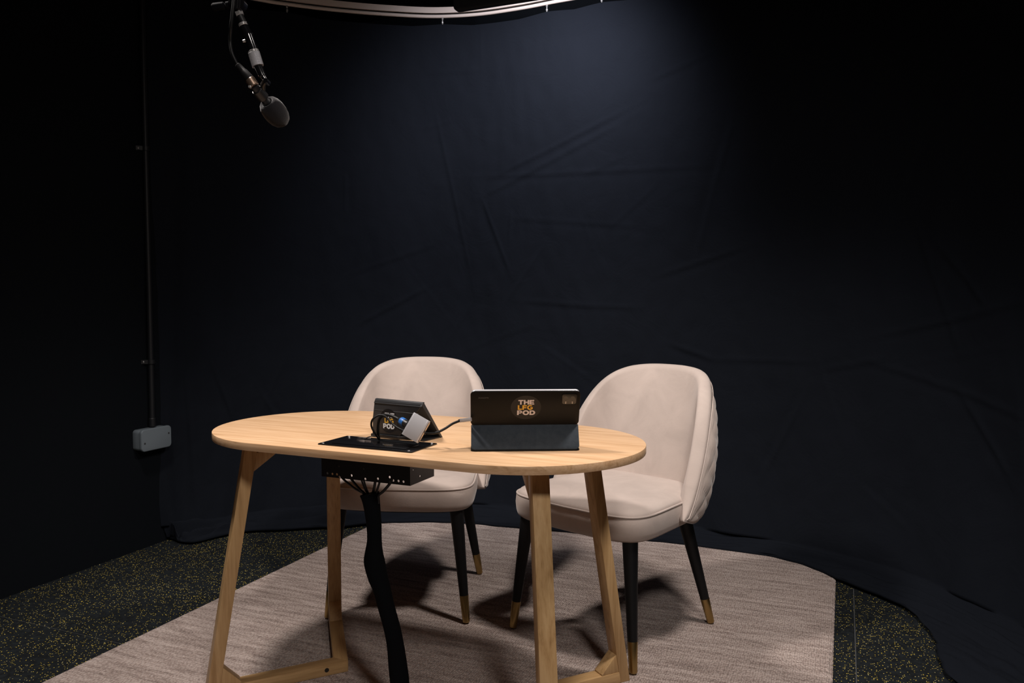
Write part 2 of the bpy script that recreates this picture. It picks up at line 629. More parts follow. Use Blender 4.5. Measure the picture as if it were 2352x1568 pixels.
def cloth_disp(s, z, segs):
    d = 0.016 * noise.noise(Vector((s * 2.6, z * 0.8, 1.7))) + 0.007 * noise.noise(Vector((s * 6.5, z * 2.4, 5.2)))
    d += 0.0028 * noise.noise(Vector((s * 17, z * 11, 9.1)))
    low = max(0.0, 1 - z / 1.3)
    d += 0.030 * low * noise.noise(Vector((s * 4.2 + 2.0 * z, z * 0.6, 3.3)))
    # gathered cloth by the left wall
    d += 0.020 * max(0.0, 1 - s / 0.7) * noise.noise(Vector((s * 11 - z * 0.5, z * 0.35, 0.3)))
    for s0, z0, s1, z1, h in segs:
        ex, ez = s1 - s0, z1 - z0
        L2 = ex * ex + ez * ez
        t = ((s - s0) * ex + (z - z0) * ez) / L2
        if t < -0.15 or t > 1.15:
            continue
        q = ((s - s0) * ez - (z - z0) * ex) / math.sqrt(L2)
        if abs(q) > 0.06:
            continue
        env = max(0.0, 1 - (2 * t - 1) ** 4 * 0.7) if 0 <= t <= 1 else 0.2
        d += env * h * (math.exp(-(q / 0.009) ** 2) - 0.5 * math.exp(-((q - 0.022) / 0.016) ** 2))
    return d


vs, fs = [], []
hooks_s = []
for px in (660, 1016, 1256):
    hooks_s.append(arc[nearest_col(ray(px, 15))])
step = 0.36
allhooks = list(hooks_s)
s = hooks_s[0] - step
while s > 0.02:
    allhooks.append(s)
    s -= step
s = hooks_s[-1] + 0.28
while s < arc[-1] - 0.05:
    allhooks.append(s)
    s += 0.28
for i in range(NC):
    c, h = rail_c[i], hem_c[i]
    t = (rail_c[min(i + 1, NC - 1)] - rail_c[max(i - 1, 0)]).normalized()
    nrm = Vector((t.y, -t.x, 0))            # towards the camera side
    if nrm.dot(-c) < 0:
        nrm = -nrm
    s = arc[i]
    sag = min(abs(s - q) for q in allhooks)
    ztop = ZTOP - 0.012 * min(1.0, (sag / 0.15)) ** 1.2
    dirh = h - c
    reach = dirh.length
    near = [q for q in segs if min(q[0], q[2]) - 0.16 < s < max(q[0], q[2]) + 0.16]
    for j in range(NV):
        f = j / (NV - 1)
        z = ztop + (0.055 - ztop) * f
        ins = min(1.0, max(0.0, (ztop - z) / 0.12))
        edge = min(1.0, s / 0.05)
        d = cloth_disp(s, z, near) * (0.25 + 0.75 * ins) * (0.3 + 0.7 * edge)
        flare = max(0.0, 1 - z / 0.55) ** 2.2
        p = c + nrm * d + dirh * (0.34 * flare)
        vs.append((p.x, p.y, z))
    st = 0.34 * max(0.0, 1 - 0.055 / 0.55) ** 2.2
    for j in range(1, NP + 1):
        f = j / NP
        p = c + dirh * (st + (1 - st) * f)
        p += t * (0.010 * noise.noise(Vector((s * 7, f * 3, 8))))
        ww = math.sin(math.pi * min(1, f)) ** 0.7
        fold = noise.noise(Vector((s * 3.1 + 3.0 * f, f * reach * 22, 4.4)))
        fold2 = noise.noise(Vector((s * 11 + f * 2, f * reach * 40, 7.7)))
        amp = 1.0 + 3.2 * max(0.0, 1 - s / 1.3)
        z = 0.010 + (0.045) * (1 - f) ** 3 + ww * amp * (0.022 * (fold + 0.35) + 0.009 * fold2)
        z += ww * 0.034 * max(0.0, 1 - s / 1.5) * max(0.0, math.sin(2 * math.pi * (1.7 * f + 0.45 * noise.noise(Vector((s * 2.4, 0.2, 6.1))))))
        if f > 0.96:
            z = min(z, 0.012)
            p += dirh.normalized() * (0.012 * noise.noise(Vector((s * 9, 0.5, 2))))
        z = max(z, 0.005)
        vs.append((p.x, p.y, z))
    # the hem turns under
    p = vs[-1]
    vs.append((p[0] - dirh.x * 0.02, p[1] - dirh.y * 0.02, 0.0012))
R = NV + NP + 1
for i in range(NC - 1):
    for j in range(R - 1):
        a = i * R + j
        fs.append((a, a + R, a + R + 1, a + 1))
cur = obj('curtain', MB().add(vs, fs), M['cloth'], smooth=180)
tag(cur, 'wide black cloth backdrop curtain hanging in a curve and puddling on the floor', 'curtain')

rail_root = empty('curtain_rail', (rail_c[0].x, rail_c[0].y, 2.5), 0, 'cream curved curtain track under the dark ceiling', 'curtain rail')
path = [Vector((p.x, p.y, 2.5)) for p in rail_c]
mb = MB().tube(path, 0.0085, 10)
obj('track_tube', mb, M['rail'], rail_root, world=True, smooth=60)
rs = []
for i in range(NC):
    t = (rail_c[min(i + 1, NC - 1)] - rail_c[max(i - 1, 0)]).normalized()
    nrm = Vector((t.y, -t.x, 0))
    c = Vector((rail_c[i].x, rail_c[i].y, 0))
    rs.append([c + nrm * a + Vector((0, 0, b)) for a, b in ((0.007, 2.5155), (-0.007, 2.5155), (-0.007, 2.5435), (0.007, 2.5435))])
obj('track_band', MB().rings(rs), M['rail'], rail_root, world=True, smooth=30)
for k, hs in enumerate(sorted(allhooks)):
    i = min(range(NC), key=lambda q: abs(arc[q] - hs))
    c = Vector((rail_c[i].x, rail_c[i].y, 0))
    mb = MB().lathe(c + Vector((0, 0, 2.494)), (0, 0, -1), [(0, .0045), (.008, .0055), (.012, .003), (.018, .003), (.022, .0055), (.028, .005), (.034, .002)], 10)
    obj('hook', mb, M['hook'], rail_root, world=True)
for hs in (0.4, 1.6, 2.9, 4.2):
    i = min(range(NC), key=lambda q: abs(arc[q] - hs))
    c = Vector((rail_c[i].x, rail_c[i].y, 2.54))
    obj('ceiling_bracket', MB().tube([c, c + Vector((0, 0, RZ - 2.54))], 0.006, 8), M['black_metal'], rail_root, world=True)

# ------------------------------------------------------------------ black box under the ceiling by the rail
c0 = at_y(1040, 25, 2.95)
bx = empty('ceiling_box', (c0.x, c0.y, c0.z), -ANG, 'black rounded box hung under the ceiling before the cream rail', 'ceiling box')
mb = MB()
pr = []
hgt, wid, rad = 0.20, 0.36, 0.018
for cx, cz, a0 in ((rad, rad, 180), (wid - rad, rad, 270), (wid - rad, hgt - rad, 0), (rad, hgt - rad, 90)):
    for q in range(7):
        a = math.radians(a0 + 15 * q)
        pr.append((cx + rad * math.cos(a), 0.0, cz + rad * math.sin(a)))
obj('housing', MB().prism(pr, (0, 0.03, 0)), M['black_plastic'], bx, bevel=0.006)
for x in (0.10, 0.27):
    obj('hanger', MB().tube([(x, 0.015, hgt - 0.005), (x, 0.015, RZ - c0.z)], 0.008, 8), M['black_metal'], bx)

# ------------------------------------------------------------------ conduit and junction box on the left wall
PU = 2.612
pipe = empty('conduit', room(PU, RN0 + 0.018, 0.53), 0, 'black conduit pipe running up the black wall from the grey box', 'pipe')
obj('pipe', MB().tube([room(PU, RN0 + 0.018, 0.53), room(PU, RN0 + 0.018, RZ)], 0.0125, 16), M['pipe'], pipe, world=True)
obj('pipe_collar', MB().lathe(room(PU, RN0 + 0.018, 0.525), (0, 0, 1), [(0, .0155), (.034, .0155), (.038, .0128)], 18), M['pipe'], pipe, world=True)
for z in (1.736, 0.811):
    arcpts = [room(PU + 0.0165 * math.cos(a), RN0 + 0.018 + 0.0165 * math.sin(a), z) for a in [math.pi * k / 10 for k in range(11)]]
    mb = MB()
    rs = []
    for p in [room(PU + 0.034, RN0 + 0.001, z)] + arcpts[:1] + arcpts + [room(PU - 0.034, RN0 + 0.001, z)]:
        d = (p - room(PU, RN0, z))
        rs.append([p + Vector((0, 0, -0.009)), p + Vector((0, 0, 0.009)), p * 1 + d.normalized() * 0.003 + Vector((0, 0, 0.009)), p + d.normalized() * 0.003 + Vector((0, 0, -0.009))])
    sd = obj('pipe_saddle', mb.rings(rs), M['pipe'], pipe, world=True, bevel=0.0008)
    obj('screw', MB().lathe(room(PU - 0.027, RN0 + 0.001, z), N, [(0, .0055), (.007, .0055), (.009, .004)], 10), M['hook'], sd, world=True)

jb = empty('junction_box', room(2.60, RN0, 0.475), math.pi / 2 - ANG, 'grey plastic junction box on the black wall at the foot of the conduit', 'junction box')
# local frame: x along +u, -y is into the room (+n)


def rrect(w, h, r, seg=6):
    out = []
    for cx, cy, a0 in ((w / 2 - r, h / 2 - r, 0), (-w / 2 + r, h / 2 - r, 90), (-w / 2 + r, -h / 2 + r, 180), (w / 2 - r, -h / 2 + r, 270)):
        for q in range(seg + 1):
            a = math.radians(a0 + 90 * q / seg)
            out.append((cx + r * math.cos(a), cy + r * math.sin(a)))
    return out


def wallpoly(pts, y):
    return [(x, y, z) for x, z in pts]


obj('box_body', MB().prism(wallpoly(rrect(0.158, 0.090, 0.014), 0.0), (0, -0.038, 0)), M['grey_box'], jb, bevel=0.002)
lid = obj('box_lid', MB().prism(wallpoly(rrect(0.164, 0.096, 0.017), -0.0395), (0, -0.017, 0)), M['grey_box'], jb, bevel=0.004, bseg=3)
for x, z in ((-0.066, -0.012), (0.066, 0.014)):
    obj('screw', MB().lathe((x, -0.0555, z), (0, -1, 0), [(0, .0042), (.0016, .0042), (.0018, .002)], 10), M['screw'], lid)

# ------------------------------------------------------------------ table
TX, TY, TR, TH = -0.2547, 2.1737, -0.416, 0.7182
TT, LA, LB = 0.0205, 0.6252, 0.3099
table = empty('table', (TX, TY, 0), TR, 'oval oak table with splayed legs joined by floor rails', 'table')
pts = []
K = 48
for k in range(K + 1):
    a = -math.pi / 2 + math.pi * k / K
    pts.append((LA - LB + LB * math.cos(a), LB * math.sin(a), TH - TT))
for k in range(K + 1):
    a = math.pi / 2 + math.pi * k / K
    pts.append((-(LA - LB) + LB * math.cos(a), LB * math.sin(a), TH - TT))
obj('tabletop', MB().prism(pts, (0, 0, TT)), M['oak_top'], table, bevel=0.0016, smooth=35)
FX, FY, LX, LY = 0.4969, 0.2793, 0.4267, 0.184
LW, LT, AH = 0.033, 0.042, 0.032
ZU = TH - TT
for sx, sy in ((-1, -1), (1, -1), (1, 1), (-1, 1)):
    a = Vector((-sx * 0.628, -sy * 0.779, 0)).normalized()
    p = Vector((-a.y, a.x, 0))
    Ft, Tp = Vector((sx * FX, sy * FY, 0)), Vector((sx * LX, sy * LY, ZU))

    def cen(z):
        return Ft + (Tp - Ft) * (z / ZU)
    rs = []
    for z in (0.0, ZU):
        c = cen(z)
        rs.append([c - a * LW / 2 - p * LT / 2, c + a * LW / 2 - p * LT / 2, c + a * LW / 2 + p * LT / 2, c - a * LW / 2 + p * LT / 2])
    leg = obj('leg', MB().rings(rs), M['oak_edge'], table, bevel=0.0012, smooth=30)
    for base_z, top_z, nm in ((0.0, AH, 'floor_rail'), (ZU - AH, ZU, 'top_rail')):
        zc = base_z if nm == 'floor_rail' else top_z
        c = cen(zc)
        start = c + a * (LW / 2 - 0.0005)
        poly = []
        for q in (-1, 1):
            b = start + p * (q * LT / 2)
            e = b + a * ((0.0006 * sy - b.y) / a.y)     # mitred on the long axis
            poly.append((b, e))
        pl = [poly[0][0], poly[0][1], poly[1][1], poly[1][0]]
        # own frame along the rail so that the grain runs with it
        ang = math.atan2(a.y, a.x)
        rot = Matrix.Rotation(-ang, 4, 'Z')
        loc = Vector((start.x, start.y, base_z))
        lp = [rot @ (Vector((q.x, q.y, base_z)) - loc) for q in pl]
        o = obj(nm, MB().prism(lp, (0, 0, top_z - base_z)), M['oak_arm'], table, bevel=0.001, smooth=30)
        o.location = loc
        o.rotation_euler = (0, 0, ang)
        # corner block between leg and rail
        sgn = 1 if nm == 'floor_rail' else -1
        z0 = top_z if sgn > 0 else base_z
        i0 = cen(z0) + a * (LW / 2)
        i1 = cen(z0 + sgn * 0.052) + a * (LW / 2)
        e0 = Vector((i0.x, i0.y, 0)) + a * 0.056
        tri = [Vector((i0.x, i0.y, z0)), Vector((e0.x, e0.y, z0)), Vector((e0.x, e0.y, z0 + sgn * 0.004)), Vector((i1.x, i1.y, z0 + sgn * 0.052))]
        tri = [q - p * (LT / 2 - 0.0015) for q in tri]
        obj('corner_block', MB().prism(tri, p * (LT - 0.003)), M['oak_edge'], table, bevel=0.0008, smooth=30)
# bolt hole in the near floor rail of the left frame
a = Vector((0.628, 0.779, 0)).normalized()
p = Vector((a.y, -a.x, 0))
c = Vector((-FX, -FY, 0.017)) + a * (0.358 - 0.045) + p * (LT / 2 - 0.0006)
obj('bolt_hole', MB().lathe(c, p, [(0, .0065), (.0009, .0065), (.001, .004)], 16), M['plug'], table)

# ------------------------------------------------------------------ chairs
def chair_parts(root):
    Hc = 0.8544
    # seat
    def seat_outline(grow=0.0):
        out = []
        fw, bw, fy, by = 0.262 + grow, 0.228 + grow, -0.262 - grow, 0.225 + grow
        n = 96
        for k in range(n):
            a = 2 * math.pi * k / n
            cx, sy_ = math.cos(a), math.sin(a)
            e = 0.34
            x = math.copysign(abs(cx) ** e, cx)
            y = math.copysign(abs(sy_) ** e, sy_)
            yy = (fy + by) / 2 + (by - fy) / 2 * y
            wv = bw + (fw - bw) * min(1, max(0, (by - yy) / (by - fy)))
            yy -= 0.018 * (1 - x * x) * (1 if y < 0 else 0) * abs(y)
            out.append((x * wv, yy))
        return out
    def ring(scale, z, grow=0.0):
        o = seat_outline(grow)
        c = (0, -0.03)
        return [Vector((c[0] + (x - c[0]) * scale, c[1] + (y - c[1]) * scale, z)) for x, y in o]
    rs = [ring(0.90, 0.378), ring(0.955, 0.379), ring(0.985, 0.386), ring(1.0, 0.402), ring(1.008, 0.425), ring(1.0, 0.447), ring(0.985, 0.4545)]
    seat = obj('seat', MB().rings(rs), M['velvet'], root, smooth=60)
    rs = [ring(0.982, 0.452), ring(0.985, 0.457), ring(0.955, 0.466), ring(0.88, 0.474), ring(0.72, 0.481), ring(0.45, 0.486), ring(0.15, 0.488), ring(0.01, 0.488)]
    top = obj('seat_cushion', MB().rings(rs), M['velvet'], seat, smooth=60)
    w = [Vector((q.x, q.y, 0.4545)) for q in ring(0.992, 0)]
    w = w + w[:2]
    obj('piping', MB().tube(w, 0.0034, 8), M['velvet'], seat, smooth=60)
    # backrest: U shaped shell round the back of the seat
    tab = [(0, .8544), (10, .853), (20, .849), (30, .842), (40, .829), (46, .817), (52, .800), (58, .775), (63, .744), (69, .694), (74, .636), (79, .568), (84, .494), (88, .440), (90, .416)]
    def ztop(th):
        th = abs(th)
        for k, ((a0, z0), (a1, z1)) in enumerate(zip(tab, tab[1:])):
            if th <= a1:
                f = (th - a0) / (a1 - a0)
                m0_ = 0.0 if k == 0 else (z1 - tab[k - 1][1]) / (a1 - tab[k - 1][0])
                m1_ = (tab[k + 2][1] - z0) / (tab[k + 2][0] - a0) if k + 2 < len(tab) else (z1 - z0) / (a1 - a0)
                h = a1 - a0
                return (2 * f ** 3 - 3 * f * f + 1) * z0 + (f ** 3 - 2 * f * f + f) * h * m0_ + (3 * f * f - 2 * f ** 3) * z1 + (f ** 3 - f * f) * h * m1_
        return tab[-1][1]
    def plan(th, z, off):
        """off > 0 outwards"""
        r = math.radians(th)
        e = 0.74
        sx = math.copysign(abs(math.sin(r)) ** e, math.sin(r))
        cy = abs(math.cos(r)) ** e
        lean = 0.27 * (z - 0.45)
        flare = 0.012 * math.sin(math.pi * min(1, max(0, (z - 0.40) / 0.4)))
        hw, dp = 0.272 - 0.030 * max(0, z - 0.45) + flare, 0.258
        return Vector((sx * (hw + off), -0.030 + cy * (dp + off) + lean * (0.3 + 0.7 * cy), z))
    NTH, NZ = 72, 26
    def zb(th):
        return 0.390 + 0.020 * max(0.0, (abs(th) - 78) / 12) ** 2 - 0.008 * math.cos(math.radians(th))
    ths = [-90 + 180 * k / NTH for k in range(NTH + 1)]
    # padded inside with a rolled rim (the pad's outer face sits against the shell)
    rs = []
    for th in ths:
        zt, z0 = ztop(th), zb(th)
        end = min(1.0, (90 - abs(th)) / 9.0)
        tk = 0.012 + 0.030 * math.sqrt(max(0.0, end))
        sec = []
        h = zt - z0
        r = min(0.020, h * 0.45)
        # outside up
        for k in range(6):
            z = z0 + (h - r) * k / 5
            sec.append(plan(th, z, 0.0))
        # rim
        for q in range(1, 8):
            a = math.pi * q / 8
            z = zt - r + r * math.sin(a)
            sec.append(plan(th, z, -tk / 2 + tk / 2 * math.cos(a)))
        # inside down
        for k in range(10):
            f = k / 9
            z = zt - r - (h - r) * f
            bul = 0.010 * math.sin(math.pi * min(1, f * 1.05)) * end
            sec.append(plan(th, z, -tk - bul))
        rs.append(sec)
    back = obj('backrest', MB().rings(rs), M['velvet'], root, smooth=70)
    # quilted outer shell
    NT2, NZ2 = 150, 64
    vs, fs = [], []
    for i in range(NT2 + 1):
        th = -88.5 + 177 * i / NT2
        zt, z0 = ztop(th) - 0.030, zb(th) + 0.004
        if zt < z0 + 0.01:
            zt = z0 + 0.01
        for j in range(NZ2 + 1):
            f = j / NZ2
            z = z0 + (zt - z0) * f
            s_ = th * 0.0058
            p1 = (s_ * 0.9 + z) / 0.078
            p2 = (s_ * 0.9 - z) / 0.078
            d = abs(math.sin(math.pi * p1)) ** 0.5 * abs(math.sin(math.pi * p2)) ** 0.5
            rim = min(1, min(f, 1 - f) * 12, (90 - abs(th)) / 8)
            full_ = 0.019 * math.sin(math.pi * min(1.0, f * 1.02)) ** 0.6 * min(1.0, (90 - abs(th)) / 22)
            vs.append(plan(th, z, 0.0015 + full_ + 0.0055 * d * rim))
    for i in range(NT2):
        for j in range(NZ2):
            a0 = i * (NZ2 + 1) + j
            fs.append((a0, a0 + 1, a0 + NZ2 + 2, a0 + NZ2 + 1))
    obj('quilted_back', MB().add(vs, fs), M['velvet'], back, smooth=70, label='beige velvet back quilted in diamonds')
    pp = []
    for k in range(121):
        th = -89.5 + 179 * k / 120
        pp.append(plan(th, max(ztop(th) - 0.024, zb(th) + 0.006), 0.0035))
    obj('piping', MB().tube(pp, 0.0019, 8), M['velvet'], back, smooth=60)
    # legs with brass ferrules
    for fx, fy, tx, ty in ((-.238, -.2487, -.20, -.215), (.238, -.2487, .20, -.215), (.2226, .2343, .17, .135), (-.2226, .2343, -.17, .135)):
        b, t = Vector((fx, fy, 0)), Vector((tx, ty, 0.382))
        d = (t - b)
        L = d.length
        leg = obj('leg', MB().lathe(b + d.normalized() * 0.012, d, [(0.080, .0148), (0.25, .0196), (L - 0.016, .0235)], 24), M['leg_black'], root)
        q = [(0.004, .0105), (0.006, .0122), (0.093, .0152), (0.0945, .0146)]
        fm = MB().lathe(b, d, q, 24)
        fm.v = [Vector((v_.x, v_.y, max(0.0003, v_.z))) for v_ in fm.v]
        obj('ferrule', fm, M['brass'], leg, label='brass leg tip')
    obj('seat_base', MB().rings([ring(0.86, 0.370), ring(0.86, 0.380)]), M['leg_black'], root)


ch1 = empty('dining_chair', (0.3458, 2.5981, 0), -0.7462, 'beige velvet chair turned towards the table, its quilted back side showing', 'chair', 'beige velvet chairs at the table')
chair_parts(ch1)


def copy_tree(o, parent=None):
    c = o.copy()
    COL.objects.link(c)
    c.parent = parent
    for k in list(o.children):
        copy_tree(k, c)
    return c


ch2 = copy_tree(ch1)
ch2.location = (-0.3690, 2.8855, 0)
ch2.rotation_euler = (0, 0, -0.085)
ch2['label'] = 'beige velvet chair facing the camera behind the cable box and small black stand'

# ------------------------------------------------------------------ cable box let into the table
def tloc(x, y, z):
    return Matrix.Translation((TX, TY, 0)) @ Matrix.Rotation(TR, 4, 'Z') @ Vector((x, y, z))


GX, GY, GW, GH = -0.0088, -0.193, 0.138, 0.0639
cb = empty('cable_box', tloc(GX, GY, TH), TR, 'black metal cable box sunk in the table with perforated panel below', 'cable box')
# local coordinates: relative to the plate's centre on the table top
pl = obj('cover_plate', MB().prism([(x, y, 0.0003) for x, y in rrect(2 * GW, 2 * GH, 0.004, 3)], (0, 0, 0.0030)), M['gloss_black'], cb, bevel=0.0008)
obj('cable_slot', MB().box((-0.080, 0.022, 0.0033), (0.096, 0.046, 0.0040)), M['sleeve'], pl)
obj('lid_flap', MB().box((-0.105, -0.048, 0.0033), (0.110, 0.018, 0.0050)), M['gloss_black'], pl, bevel=0.0006)
for x, y in ((0.126, -0.056), (-0.126, -0.056), (-0.126, 0.056), (0.126, 0.056)):
    obj('corner_screw', MB().lathe((x, y, 0.0032), (0, 0, 1), [(0, .0034), (.0012, .003), (.0016, .0015)], 12), M['chrome'], pl)


def circ(cx, cy, r, n=14):
    return [(cx + r * math.cos(2 * math.pi * k / n), cy - r * math.sin(2 * math.pi * k / n)) for k in range(n)]


ZB = 0.636 - TH
x0, x1 = -0.142 - GX, 0.119 - GX
zt = -TT - 0.001
holes = [(-.124, .645), (-.109, .645), (-.095, .645), (-.087, .6395), (-.051, .646), (-.010, .641), (.027, .645), (.061, .652), (.0625, .6405), (.071, .645), (.086, .645), (.100, .6445)]
sp = [[(x0, ZB), (x1, ZB), (x1, zt), (x0, zt)]] + [circ(x - GX, z - TH, 0.0031) for x, z in holes]
yf = -0.247 - GY
fp = flat_shape(sp, 0.0015)
fp.v = [Vector((q.x, yf + q.z, q.y)) for q in fp.v]
obj('front_panel', fp, M['black_metal'], cb, smooth=0, label='black panel with a row of round holes')
for x in (-.088, -.014, .061):
    obj('rivet', MB().lathe((x - GX, yf + 0.0002, 0.6665 - TH), (0, -1, 0), [(0, .0024), (.0008, .002), (.001, .001)], 10), M['screw'], cb)
yb = -0.130 - GY
for xs in (x0, x1 - 0.0015):
    sp = [[(yf + 0.0015, ZB), (yb, ZB), (yb, zt), (yf + 0.0015, zt)], circ(yf + 0.048, -0.068, 0.0028), circ(yf + 0.016, -0.046, 0.0022)]
    fp = flat_shape(sp, 0.0015)
    fp.v = [Vector((xs + q.z, q.x, q.y)) for q in fp.v]
    obj('side_panel', fp, M['black_metal'], cb, smooth=0)
obj('inner_tray', MB().box((x0 + 0.002, yf + 0.002, -0.046), (x1 - 0.002, yb, -0.044)), M['black_metal'], cb, smooth=0)

# ------------------------------------------------------------------ cable sleeve and the loose cables above it
SY = -0.200
def tray_pt(px, py, ly=SY):
    """pixel -> point on the vertical plane y = ly of the table's own frame"""
    nrm = Vector((-math.sin(TR), math.cos(TR), 0))
    r = ray(px, py)
    o = Vector((TX, TY, 0)).dot(nrm) + ly
    return Vector((0, 0, CAM_Z)) + r * (o / r.dot(nrm))


ctr = [(849, 1133, 23), (852, 1148, 20.5), (855, 1168, 19), (859, 1205, 17.5), (860, 1240, 17), (859, 1268, 21), (860, 1290, 24.5), (868, 1325, 23), (877, 1352, 20.5), (889, 1400, 19.5), (900, 1440, 19.5), (908, 1480, 20), (914, 1530, 22), (918, 1568, 22.5)]
P3 = [tray_pt(a, b) for a, b, _ in ctr]
RR = [c * P3[i].y / F_PX for i, (_, _, c) in enumerate(ctr)]
last = P3[-1]
P3 += [last + Vector((0.002, 0, -0.06)), Vector((last.x + 0.002, last.y, 0.02)), Vector((last.x + 0.002, last.y - 0.004, 0.004))]
RR += [0.024, 0.026, 0.028]
Pc = catmull(P3, 80)
rc_ = catmull([(q, 0, 0) for q in RR], 80)
sl = empty('cable_sleeve', (Pc[-1].x, Pc[-1].y, 0), 0, 'black cloth cable sleeve hanging from the box down to the rug', 'cable sleeve')
obj('sleeve', MB().tube(Pc, [q.x for q in rc_], 20, 1.0), M['sleeve'], sl, world=True, smooth=60)
mouth = Pc[0]
for k, (a, b, r) in enumerate([((785, 1096), (838, 1136), 2.6), ((806, 1098), (842, 1138), 3.0), ((831, 1104), (846, 1137), 2.2), ((836, 1104), (848, 1137), 2.2), ((862, 1105), (855, 1138), 3.2), ((872, 1106), (860, 1139), 2.6), ((898, 1106), (868, 1139), 3.4)]):
    p0, p1 = tray_pt(*a, SY - 0.012), tray_pt(*b, SY)
    up = p0 + Vector((0, 0, 0.015)) + (p0 - p1).normalized() * 0.006
    dn = p1 + Vector((0, 0, -0.02))
    obj('cable', MB().tube(catmull([up, p0, p0.lerp(p1, 0.55) + Vector((0, 0, -0.003)), p1, dn], 16), r * 2.0 / F_PX, 8), M['rubber'], sl, world=True)

# ------------------------------------------------------------------ lettering
def letter(ch):
    """block capitals, 1 high; returns (outlines, width)"""
    def arcp(cx, cy, rx, ry, a0, a1, n=14):
        return [(cx + rx * math.cos(math.radians(a0 + (a1 - a0) * k / n)), cy + ry * math.sin(math.radians(a0 + (a1 - a0) * k / n))) for k in range(n + 1)]
    s = 0.30
    h = 0.24
    if ch == 'T':
        return [[(0, 1), (0, 1 - h), (.33, 1 - h), (.33, 0), (.33 + s, 0), (.33 + s, 1 - h), (.96, 1 - h), (.96, 1)]], .96
    if ch == 'H':
        return [[(0, 0), (0, 1), (s, 1), (s, .62), (.70, .62), (.70, 1), (1.0, 1), (1.0, 0), (.70, 0), (.70, .38), (s, .38), (s, 0)]], 1.0
    if ch == 'E':
        return [[(0, 0), (0, 1), (.86, 1), (.86, 1 - .23), (s, 1 - .23), (s, .61), (.80, .61), (.80, .39), (s, .39), (s, .23), (.88, .23), (.88, 0)]], .88
    if ch == 'L':
        return [[(0, 0), (0, 1), (s, 1), (s, h), (.82, h), (.82, 0)]], .82
    if ch == 'F':
        return [[(0, 0), (0, 1), (.85, 1), (.85, 1 - h), (s, 1 - h), (s, .58), (.78, .58), (.78, .35), (s, .35), (s, 0)]], .85
    if ch == 'P':
        out = [(0, 0), (0, 1)] + arcp(.56, .665, .36, .335, 90, -90) + [(s, .33), (s, 0)]
        return [out, [(s, .55)] + arcp(.54, .665, .12, .115, -90, 90)[0:] + [(s, .78)]], .92
    if ch == 'O':
        return [arcp(.60, .5, .60, .53, 0, 350, 34), arcp(.60, .5, .29, .28, 350, 0, 26)], 1.2
    if ch == 'D':
        out = [(0, 0), (0, 1), (.45, 1)] + arcp(.47, .5, .56, .5, 88, -88, 18) + [(.45, 0)]
        return [out, [(s, .25)] + arcp(.46, .5, .27, .25, -88, 88, 14) + [(s, .75)]], 1.03
    if ch == 'G':
        out = arcp(.58, .5, .58, .53, 42, 320, 30) + [(1.10, .18), (1.10, .56), (.62, .56), (.62, .36), (.83, .36), (.83, .27)]
        out += arcp(.58, .5, .29, .28, 310, 50, 22)
        return [out], 1.12
    return [], .5


def word(txt, x, y, h, sx, depth, width=None):
    """centred word on the xy plane; width sets the whole word's width"""
    gapw = 0.07
    ws = []
    tot = 0
    for c in txt:
        o, w = letter(c)
        ws.append((o, w))
        tot += w + gapw
    tot -= gapw
    kx = h * sx if width is None else width / tot
    cx = x - tot * kx / 2
    mb = MB()
    for o, w in ws:
        f = flat_shape([[(cx + p[0] * kx, y + p[1] * h) for p in s_] for s_ in o], depth)
        mb.add(f.v, f.f)
        cx += (w + gapw) * kx
    return mb


def frame_matrix(origin, ex, ey):
    ex, ey = Vector(ex).normalized(), Vector(ey)
    ey = (ey - ex * ey.dot(ex)).normalized()
    ez = ex.cross(ey)
    return Matrix(((ex.x, ey.x, ez.x, origin[0]), (ex.y, ey.y, ez.y, origin[1]), (ex.z, ey.z, ez.z, origin[2]), (0, 0, 0, 1)))


# ------------------------------------------------------------------ large tablet in its folding cover
KX, KY, KR, KW = 0.0326, 1.911, 0.0431, 0.1325
tab = empty('tablet', (KX, KY, TH), KR, 'large dark tablet standing in its charcoal folding cover, round lettered sticker on its back', 'tablet')
Y1, Z1 = 0.0300, 0.0600     # crease
Y2, Z2 = -0.0100, 0.1480    # top edge
sl_ = Vector((0, Y2 - Y1, Z2 - Z1))
LEN = sl_.length
# tablet body: from below the crease to the top edge; faces in the back plane
back_dir = sl_.normalized()
bottom = Vector((0, Y1, Z1)) - back_dir * (Z1 - 0.004) / back_dir.z
full = (Vector((0, Y2, Z2)) - bottom).length
back_n = Vector((0, -back_dir.z, back_dir.y))      # towards the camera


def backplane(off=0.0):
    """matrix: x across, y up the back from the tablet's lower edge, z out towards the camera"""
    return frame_matrix(bottom + back_n * off, (1, 0, 0), back_dir)


def panel(w, y0, y1, z0, z1, r, mx, dx=0.0):
    pts = [(x + dx, y + (y0 + y1) / 2, z0) for x, y in rrect(w, y1 - y0, r)]
    return MB().prism(pts, (0, 0, z1 - z0)).xf(mx)


mx = backplane()
obj('tablet_body', panel(2 * KW - 0.004, 0.0, full, -0.0085, -0.0018, 0.010, mx), M['alu'], tab, bevel=0.001)
obj('screen', panel(2 * KW - 0.012, 0.004, full - 0.004, -0.0092, -0.0086, 0.008, mx), M['gloss_black'], tab)
cov = obj('back_cover', panel(2 * KW, full - LEN, full - 0.0005, -0.0017, 0.0012, 0.010, mx), M['cover_back'], tab, bevel=0.0008)
